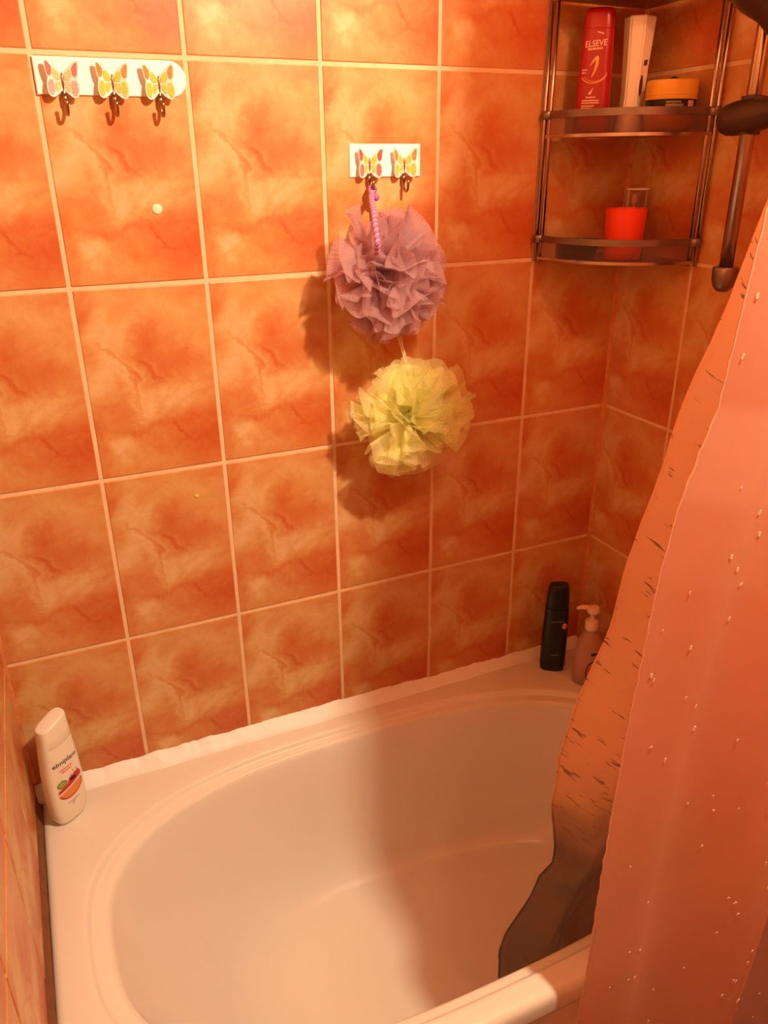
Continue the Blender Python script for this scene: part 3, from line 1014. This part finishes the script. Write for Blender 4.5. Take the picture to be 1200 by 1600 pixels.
for zt in SH:
    C_ = front_curve(-.002)
    pts = [(XR - .004, -.004)] + C_
    n = len(pts)
    V = [rs((x, y, zt + .001)) for x, y in pts] + [rs((x, y, zt + .004)) for x, y in pts]
    F = [tuple(range(n)), tuple(range(n, 2 * n))] + [(i, (i + 1) % n, n + (i + 1) % n, n + i) for i in range(n)]
    tray = obj('tray', mesh('tray', V, F), M['tray'], shelf)
    obj('tray_edge', autosmooth(mesh('tray_edge', *band(-.003, .002, zt, zt + .005)), 40), M['chrome'], tray)
    obj('guard_rail', autosmooth(mesh('guard_rail', *band(-.0015, .0025, zt + .030, zt + .041)), 40), M['dark_chrome'], tray)
    V, F = band(-.001, .0003, zt + .005, zt + .030)
    obj('guard_panel', autosmooth(mesh('guard_panel', V, F), 40), M['guard'], tray)
    for (x, y) in ((XR - SR - .0, -.014), (XR - .014, -SR - .0)):
        V, F = lathe([(.0095, 0), (.0105, .001), (.0105, .012), (.0095, .013)], 16)
        for h in (.0285,):
            obj('clamp', mesh('clamp', V, F, True), M['dark_chrome'], tray, rs((x, y, zt + h)))
for (x, y) in ((XR - SR - .0005, -.0075), (XR - SR + .0025, -.0195), (XR - .0075, -SR - .0005), (XR - .0195, -SR + .0025)):
    V, F = tube([rs((x, y, SH[0] - .004)), rs((x, y, SH[2] + .06))], .0036, 10)
    obj('post', mesh('post', V, F, True), M['chrome'], shelf)

TZ = .0043
# red bottle, middle tier
br = empty('shampoo_bottle', (.852, -.066, SH[1] + TZ), math.radians(-44))
tag(br, 'tall red shampoo bottle on the middle tier of the corner shelf', 'bottle')
M['red_bottle'] = pmat('glossy_red_bottle', (.36, .005, .007), .28, coat=.1)
S4 = [(0, .0255, .0155, 3.2), (.003, .0275, .0175, 3.2), (.05, .0275, .0178, 3.2), (.12, .0255, .0170, 3.2), (.150, .0240, .0160, 3.2), (.1505, .0234, .0155, 3.2), (.152, .0234, .0155, 3.2), (.1525, .0240, .0160, 3.2),
      (.172, .0232, .0155, 3.0), (.178, .0215, .0140, 2.8), (.181, .0170, .0100, 2.6)]
V, F = loft(S4, 40); obj('body', autosmooth(mesh('body', V, F), 40), M['red_bottle'], br)
f4 = loft_front(S4, .0003)
obj('lettering', wrap(text_mesh('ELSEVE', .0125, .0002), lambda x, y: f4(x * .9 - .001, .1305 + y + .05 * x)), INK['salmon'], br)
print_line(br, f4, -.013, .010, .1215, .0030, 'salmon', .05, 6)
print_line(br, f4, .0, .010, .1455, .0022, 'salmon', -.3, 16)
sw = [(.004, .1135), (.006, .1105), (.005, .1000), (.001, .0900), (-.003, .0840), (-.0045, .0835), (-.001, .0920), (.001, .1010), (.001, .1080), (-.004, .1030), (-.008, .0985), (-.004, .1070), (.001, .1130)]
decal('swirl', sw, f4, INK['gold'], br)
decal('arc', arc_band(-.001, .0905, .0200, .0215, PI + .45, 2 * PI - .25, 18, .75), f4, INK['gold'], br)
decal('arc', arc_band(.001, .0915, .0185, .0194, PI + .5, 2 * PI - .1, 18, .75), f4, INK['gold'], br)
decal('print_mark', [(-.007, .060), (-.001, .0665), (.001, .0685), (-.002, .0600), (-.005, .0580)], f4, INK['salmon'], br)
for i, (x0, x1, z) in enumerate(((-.010, .006, .0535), (-.016, .011, .0490), (-.016, .012, .0455), (-.016, .004, .0410), (-.016, .000, .0375), (-.014, .010, .0340))):
    print_line(br, f4, x0, x1, z, .0022, 'salmon', 0, 20 + i)
print_line(br, f4, -.020, -.012, .0930, .0020, 'salmon', 0, 31)
print_line(br, f4, -.020, -.013, .0890, .0020, 'salmon', 0, 32)

# white inverted bottle standing on its cap
bw = empty('lotion_bottle', (.9185, -.082, SH[1] + TZ), math.radians(-4))
tag(bw, 'white faceted lotion bottle standing on its cap, middle shelf tier', 'bottle')
M['white_bottle'] = pmat('ivory_bottle', (.88, .80, .66), .4)
V, F = loft([(0, .0215, .0165, 3), (.002, .0235, .0180, 3), (.028, .0215, .0165, 3), (.031, .0200, .0150, 3)], 32)
obj('cap', autosmooth(mesh('cap', V, F), 40), pmat('dull_beige_cap', (.60, .44, .33), .5), bw)
poly = [(-.5, -.25), (-.12, -.62), (.5, -.34), (.5, .4), (-.4, .45)]
def facet(nsec):
    V = []
    for (z, w, d) in nsec: V += [(x * w, y * d, z) for x, y in poly]
    n = len(poly); F = [tuple(range(n)), tuple((len(nsec) - 1) * n + i for i in range(n))]
    for k in range(len(nsec) - 1):
        for i in range(n): F.append((k * n + i, k * n + (i + 1) % n, (k + 1) * n + (i + 1) % n, (k + 1) * n + i))
    return V, F
me = mesh('body', *facet([(.0312, .038, .030), (.060, .036, .029), (.100, .039, .032), (.150, .045, .036), (.168, .047, .037), (.170, .045, .035)]))
bm = bmesh.new(); bm.from_mesh(me)
bmesh.ops.bevel(bm, geom=[e for e in bm.edges if abs(e.verts[0].co.z - e.verts[1].co.z) > .01], offset=.0025, segments=3, affect='EDGES')
bm.to_mesh(me); bm.free()
obj('body', autosmooth(me, 25), M['white_bottle'], bw)
def fw_(x, z):
    # front-right facet of the body between (-.12,-.62) and (.5,-.34)
    w = lerp_table([(.0312, .038), (.06, .036), (.1, .039), (.15, .045)], z); d = lerp_table([(.0312, .030), (.06, .029), (.1, .032), (.15, .036)], z)
    t = max(0, min(1, (x / w + .12) / .62))
    return Vector((x, (-.62 + .28 * t) * d - .0005, z))
decal('printed_leaf', ellipse(.0035, .072, .0042, .0155, 20), fw_, INK['brown'], bw)
decal('printed_mark', [(.004, .100), (.013, .102), (.013, .110), (.004, .108)], fw_, INK['brown'], bw)

# jar with yellow lid
jar = empty('cream_jar', (.949, -.141, SH[1] + TZ), math.radians(-35))
tag(jar, 'round orange jar with yellow screw lid on the middle shelf tier', 'jar')
V, F = lathe([(.026, 0), (.031, .002), (.0365, .012), (.0385, .026), (.0385, .034)], 40); obj('base', autosmooth(mesh('base', V, F), 40), pmat('orange_jar', (.70, .26, .05), .35), jar)
V, F = lathe([(.0385, .0342), (.0390, .035), (.0390, .047), (.0380, .048)], 40); lb = obj('label_band', autosmooth(mesh('label_band', V, F), 40), pmat('dark_label', (.035, .02, .018), .4), jar)
V, F = lathe([(.0395, .0482), (.0402, .049), (.0402, .0525), (.0396, .053), (.0396, .054), (.0402, .0545), (.0400, .0745), (.0385, .0762), (.02, .0768)], 40); obj('lid', autosmooth(mesh('lid', V, F), 40), pmat('yellow_lid', (.85, .46, .05), .35), jar)
def fj(x, z): a = x / .039; return Vector((.0393 * math.sin(a), -.0393 * math.cos(a), z))
decal('label_text_block', [(-.012, .0430), (.012, .0430), (.012, .0455), (-.012, .0455)], fj, INK['grey'], lb)
decal('label_photo', [(-.012, .0360), (.016, .0360), (.016, .0415), (-.012, .0415)], fj, INK['grey'], lb, .0001)
decal('label_panel', [(.024, .0360), (.038, .0360), (.038, .0465), (.024, .0465)], fj, INK['salmon'], lb)
# black hair tie lying on the jar
V, F = tube([(.010 * math.cos(a), .006 * math.sin(a), .0028 + .0015 * math.sin(2 * a)) for a in [2 * PI * i / 20 for i in range(21)]], .0028, 8)
o = obj('hair_tie', mesh('hair_tie', V, F, True), M['black_plastic'], None, (.966, -.124, SH[1] + TZ + .0766)); o.rotation_euler = (0, 0, .4)
tag(o, 'small black hair tie lying on the yellow jar lid', 'hair tie')

# lower tier: black dish, red cup, clear tumbler
dish = empty('soap_dish', (.848, -.060, SH[0] + TZ), math.radians(-37))
tag(dish, 'black oval soap dish on the lowest shelf tier', 'dish')
V, F = loft([(0, .030, .020, 2.2), (.004, .035, .024, 2.2), (.025, .041, .0295, 2.2), (.031, .042, .030, 2.2), (.0315, .040, .028, 2.2), (.010, .034, .023, 2.2), (.008, .02, .012, 2.2)], 40)
obj('bowl', autosmooth(mesh('bowl', V, F), 40), M['black_plastic'], dish)
cup = empty('plastic_cup', (.9045, -.1165, SH[0] + TZ))
tag(cup, 'bright red plastic cup on the lowest shelf tier', 'cup')
V, F = lathe([(.029, 0), (.031, .0015), (.0345, .080), (.0348, .083), (.0335, .083), (.0330, .080), (.0300, .005), (.004, .004)], 40)
obj('cup_wall', autosmooth(mesh('cup_wall', V, F), 40), pmat('bright_red_plastic', (.80, .055, .015), .4), cup)
tum = empty('tumbler', (.968, -.066, SH[0] + TZ))
tag(tum, 'small clear tumbler behind the red cup on the shelf', 'tumbler')
M['clear_thin'] = clear_plastic('clear_thin_plastic', (.85, .7, .6), .02, .08)
V, F = lathe([(.0185, 0), (.0195, .002), (.0215, .110), (.0205, .110), (.0185, .004), (.002, .003)], 32); obj('tumbler_wall', autosmooth(mesh('tumbler_wall', V, F), 40), M['clear_thin'], tum)
V, F = lathe([(.0205, .1102), (.0216, .1102), (.0216, .1118), (.0205, .1118), (.0205, .1102)], 32, False, False); obj('tumbler_rim', mesh('tumbler_rim', V, F), INK['white'], tum)
V, F = tube([(-.006, -.002, .006), (-.008, -.004, .085)], .0018, 8); tb = empty('toothbrush', (.964, -.070, SH[0] + TZ + .003))
tag(tb, 'pale stick leaning inside the clear tumbler', 'brush')
obj('handle', mesh('handle', V, F, True), INK['salmon'], tb)
V, F = loft([(.080, .002, .002, 2), (.086, .0055, .003, 2), (.098, .0055, .003, 2), (.101, .003, .002, 2)], 14); obj('head', mesh('head', [(x - .008, y - .004, z) for x, y, z in V], F, True), INK['salmon'], tb)

# ------------------------------------------------------------------ shower riser rail and hand shower
RX, RY = .94, -.318
rail = empty('shower_rail', (XR, RY, Z0 - .31))
tag(rail, 'chrome shower riser rail on the right wall beside the shelf', 'shower rail')
def rr_(p): return (p[0] - XR, p[1] - RY, p[2] - (Z0 - .31))
V, F = tube([rr_((RX, RY, Z0 - .305)), rr_((RX, RY, Z0 + .34))], .0105, 20); obj('bar', mesh('bar', V, F, True), M['chrome'], rail)
for zz, s in ((Z0 - .300, 1), (Z0 + .335, -1)):
    V1, F1 = lathe([(.001, -.026 * s), (.009, -.024 * s), (.0155, -.017 * s), (.0185, -.006 * s), (.0190, .010 * s), (.0175, .0125 * s)], 28)
    V1 = [(x + rr_((RX, RY, zz))[0], y + rr_((RX, RY, zz))[1], z + rr_((RX, RY, zz))[2]) for x, y, z in V1]
    V2, F2 = tube([rr_((RX + .005, RY, zz - .006 * s)), rr_((XR - .006, RY, zz - .006 * s)), rr_((XR - .0015, RY, zz - .006 * s))], .014, 20, True, [.0135, .0150, .020])
    obj('wall_bracket', autosmooth(mesh('wall_bracket', *join((V1, F1), (V2, F2))), 40), M['dark_chrome'], rail)
M['slider'] = pmat('dark_slider', (.085, .050, .042), .38, metal=.5)
sl = Z0 - .079
V, F = tube([rr_((RX - .006, y, sl + .10 * (RY - y))) for y in (-.272, -.276, -.284, -.30, -.335, -.355, -.375, -.40, -.42)], .02, 24, True, [.010, .0175, .0215, .0235, .0235, .0205, .0195, .0215, .0205])
slider = obj('slider', autosmooth(mesh('slider', V, F), 40), M['slider'], rail)
V, F = tube([rr_((RX, RY, sl - .024)), rr_((RX, RY, sl + .026))], .0165, 20); obj('slider_sleeve', autosmooth(mesh('slider_sleeve', V, F), 40), M['slider'], slider)
hs = empty('hand_shower', (.90, -.415, Z0 - .12))
tag(hs, 'dark hand shower clipped in the slider at the top right', 'hand shower')
P0 = Vector(hs.location)
hp = [((.905, -.417, Z0 - .135), .0125), ((.90, -.416, Z0 - .07), .0140), ((.896, -.415, Z0 - .03), .0150)]
V, F = tube([Vector(p) - P0 for p, r in hp], .012, 20, True, [r for p, r in hp]); obj('handle', mesh('handle', V, F, True), M['slider'], hs)
hp = [((.896, -.415, Z0 - .0295), .0155), ((.893, -.413, Z0 - .01), .018), ((.889, -.410, Z0 + .012), .025), ((.885, -.406, Z0 + .035), .038), ((.881, -.401, Z0 + .056), .056), ((.877, -.396, Z0 + .075), .068), ((.874, -.393, Z0 + .090), .070), ((.872, -.391, Z0 + .098), .066)]
V, F = tube([Vector(p) - P0 for p, r in hp], .012, 32, True, [r for p, r in hp]); obj('spray_head', autosmooth(mesh('spray_head', V, F), 40), M['slider'], hs)

# ------------------------------------------------------------------ shower curtains
ROD_Z = 2.30
rod = empty('curtain_rod', (XL, -.70, ROD_Z))
tag(rod, 'straight chrome curtain rod above the tub front edge', 'curtain rod')
V, F = tube([(.002, 0, 0), (XR - XL - .002, 0, 0)], .0125, 20); obj('bar', mesh('bar', V, F, True), M['chrome'], rod)
for x in (.003, XR - XL - .003):
    V, F = tube([(x - .002, 0, 0), (x + .002, 0, 0)], .028, 24); obj('end_flange', autosmooth(mesh('end_flange', V, F), 40), M['chrome'], rod)

M['sheer'], nt, b, tr = cloth_material('salmon_sheer_curtain', (.66, .41, .31), (.98, .52, .38), .56, .10, 500)
M['fleck'] = pmat('white_woven_fleck', (.84, .58, .46), .5)
M['hem'] = pmat('hem_thread', (.72, .33, .22), .7)
OUT_EDGE = [(.15, .448), (.57, .452), (.77, .458), (.95, .466), (1.04, .470), (1.22, .481), (1.31, .492), (1.40, .516), (1.53, .524), (1.75, .540), (1.82, .547), (1.95, .578), (2.1, .602), (2.3, .612)]


def outer_pt(u, z, thick=0.0):
    e = lerp_table(OUT_EDGE, z)
    x = e + (1.0 - .015 - e) * u + (.0007 * math.sin(z * 230) + .0009 * noise.noise((z * 40, 0, 0))) * math.exp(-u * 30)
    s = max(0.0, x - e)
    k = smoothstep(2.05, 1.2, z)
    lean = .05 * smoothstep(1.6, .6, z)          # the ridge drifts right towards the floor
    y = lerp_smooth([(0, -.735), (.055, -.765), (.105 + lean, -.828), (.125 + lean, -.826), (.235 + lean, -.716), (.29 + lean, -.722), (.39, -.76), (.46, -.73), (.60, -.745)], s)
    y = -.752 + (y + .752) * (.35 + .65 * k)
    y += .004 * math.sin(z * 7 + s * 30) + .004 * noise.noise((s * 12, z * 3, 1.0))
    y += .006 * math.exp(-s / .008)          # hem turned slightly back
    if z > 1.95: y += (z - 1.95) / .35 * .038  # drawn in to the rod
    return Vector((x, y + thick, z))


NU, NZ = 130, 300
zs = [.15 + (ROD_Z - .15) * j / (NZ - 1) for j in range(NZ)]
V, F = grid(NU, NZ, lambda i, j: outer_pt((i / (NU - 1)) ** 1.2, zs[j]))
oc = empty('shower_curtain', (.72, -.75, .15))
tag(oc, 'salmon sheer curtain with white flecks hanging outside the tub', 'curtain')
def ro(V): return [Vector(v) - Vector(oc.location) for v in V]
obj('cloth', mesh('cloth', ro(V), F, True), M['sheer'], oc)
V, F = tube([outer_pt(0, z) for z in zs[::2]], .0010, 6)
obj('hem', mesh('hem', ro(V), F, True), M['hem'], oc)
rnd = random.Random(5)
V, F = [], []
for k in range(330):
    u = rnd.uniform(.015, .92); z = rnd.uniform(.2, 1.85)
    w, h = rnd.uniform(.0005, .0011), rnd.uniform(.0010, .0028)
    du = w / .52
    a = outer_pt(u, z); b_ = outer_pt(u + du, z)
    sl_ = rnd.uniform(-.2, .9)
    t = (b_ - a).normalized() * w
    upz = (outer_pt(u, z + .004) - a).normalized() * h + t * sl_
    nrm = t.cross(upz).normalized()
    if nrm.y > 0: nrm = -nrm
    c = a + nrm * .0014
    q = len(V)
    for p in (c - t - upz, c + t - upz, c + t * 1.2 + upz, c - t * .8 + upz): V.append(p)
    for p in (c - t - upz, c + t - upz, c + t * 1.2 + upz, c - t * .8 + upz): V.append(p + nrm * -.0008)
    F += [(q, q + 1, q + 2, q + 3), (q + 4, q + 5, q + 6, q + 7)] + [(q + i, q + (i + 1) % 4, q + 4 + (i + 1) % 4, q + 4 + i) for i in range(4)]
fl = obj('fleck', mesh('fleck', ro(V), F), M['fleck'], oc); tag(fl, kind='stuff')

# liner inside the tub: plain salmon cloth above, grey printed band below with dark grass strokes
M['liner'], nt, b, tr = cloth_material('salmon_liner_grey_foot', (.92, .70, .50), (.98, .62, .42), .50, .12, 500)
N, L = nt.nodes, nt.links
geo = N.new('ShaderNodeTexCoord')
sep = N.new('ShaderNodeSeparateXYZ'); L.new(geo.outputs['Object'], sep.inputs[0])
nz = N.new('ShaderNodeTexNoise'); nz.inputs['Scale'].default_value = 9; nz.inputs['Detail'].default_value = 4
mp0 = N.new('ShaderNodeMapping'); mp0.inputs['Rotation'].default_value = (0, math.radians(-42), 0)
L.new(geo.outputs['Object'], mp0.inputs['Vector'])
mp = N.new('ShaderNodeMapping'); mp.inputs['Scale'].default_value = (1.0, 1.0, 8.0)
L.new(mp0.outputs['Vector'], mp.inputs['Vector'])
st = N.new('ShaderNodeTexNoise'); st.inputs['Scale'].default_value = 24; st.inputs['Detail'].default_value = 2.0
L.new(mp.outputs['Vector'], st.inputs['Vector'])
L.new(geo.outputs['Object'], nz.inputs['Vector'])
hz = N.new('ShaderNodeMath'); hz.operation = 'MULTIPLY_ADD'; hz.inputs[1].default_value = .22; L.new(nz.outputs['Fac'], hz.inputs[0]); L.new(sep.outputs['Z'], hz.inputs[2])
grey = N.new('ShaderNodeMapRange'); grey.interpolation_type = 'SMOOTHSTEP'
grey.inputs['From Min'].default_value = .66; grey.inputs['From Max'].default_value = .44      # object z from the foot up
L.new(hz.outputs[0], grey.inputs['Value'])
# strokes thin out upwards
zone = N.new('ShaderNodeMapRange'); zone.inputs['From Min'].default_value = .50; zone.inputs['From Max'].default_value = 1.02; zone.inputs['To Min'].default_value = .615; zone.inputs['To Max'].default_value = .66
L.new(sep.outputs['Z'], zone.inputs['Value'])
dif = N.new('ShaderNodeMath'); dif.operation = 'SUBTRACT'; L.new(st.outputs['Fac'], dif.inputs[0]); L.new(zone.outputs[0], dif.inputs[1])
stm = N.new('ShaderNodeMapRange'); stm.inputs['From Min'].default_value = 0; stm.inputs['From Max'].default_value = .035; stm.inputs['To Max'].default_value = .75
L.new(dif.outputs[0], stm.inputs['Value'])
fade = N.new('ShaderNodeMapRange'); fade.inputs['From Min'].default_value = .36; fade.inputs['From Max'].default_value = .52; fade.inputs['To Min'].default_value = .1
L.new(sep.outputs['Z'], fade.inputs['Value'])
sfm = N.new('ShaderNodeMath'); sfm.operation = 'MULTIPLY'
L.new(stm.outputs[0], sfm.inputs[0]); L.new(fade.outputs[0], sfm.inputs[1])
for base, sock in (((.92, .70, .50, 1), b.inputs['Base Color']), ((.98, .62, .42, 1), tr.inputs['Color'])):
    m1 = N.new('ShaderNodeMix'); m1.data_type = 'RGBA'; m1.inputs['A'].default_value = base; m1.inputs['B'].default_value = (.20, .185, .18, 1)
    L.new(grey.outputs[0], m1.inputs['Factor'])
    m2 = N.new('ShaderNodeMix'); m2.data_type = 'RGBA'; m2.inputs['B'].default_value = (.085, .05, .04, 1)
    L.new(sfm.outputs[0], m2.inputs['Factor']); L.new(m1.outputs['Result'], m2.inputs['A'])
    L.new(m2.outputs['Result'], sock)
IN_EDGE = [(.36, .445), (.44, .433), (.50, .430), (.55, .437), (.59, .452), (.625, .468), (.652, .476), (.660, .480), (.668, .499), (.70, .506), (.74, .502), (.80, .494), (.87, .493), (.98, .521), (1.07, .549), (1.18, .572), (1.31, .603), (1.40, .632), (1.49, .660), (1.56, .684), (1.75, .735), (2.02, .80), (2.3, .82)]
ZB = .345


def inner_pt(u, z):
    e = lerp_table(IN_EDGE, z) + .003 * math.sin(z * 31) + .002 * noise.noise((z * 25, 3, 1))
    x = e + (.955 - e) * u
    s = x - e
    amp = .016 + .006 * smoothstep(1.2, .7, z)
    y = -.607 + amp * math.sin(2 * PI * s / .135 + .9 + 1.2 * math.sin(z * 2.2)) - .006 * math.sin(2 * PI * s / .05 + z * 5) * smoothstep(1.1, .6, z)
    y += .010 * noise.noise((s * 14, z * 7, 2.5)) * smoothstep(1.0, .65, z)
    if z < RIM + .06: y += .018 * smoothstep(RIM + .06, RIM - .10, z)
    y = max(y, -.632) if z < RIM + .1 else y
    if z > 1.75: y -= smoothstep(1.75, 2.3, z) * .078
    return Vector((x, y, z))


NZ2 = 240
zs = [ZB + (ROD_Z - ZB) * j / (NZ2 - 1) for j in range(NZ2)]
V, F = grid(110, NZ2, lambda i, j: inner_pt((i / 109) ** 1.25, zs[j]))
ic = empty('shower_curtain', (.65, -.60, ZB))
tag(ic, 'plain salmon liner with grey foot tucked inside the tub', 'curtain')
obj('cloth', mesh('cloth', [Vector(v) - Vector(ic.location) for v in V], F, True), M['liner'], ic)
V, F = tube([inner_pt(0, z) - Vector(ic.location) for z in zs[::2]], .0013, 6)
obj('hem', mesh('hem', V, F, True), M['liner'], ic)
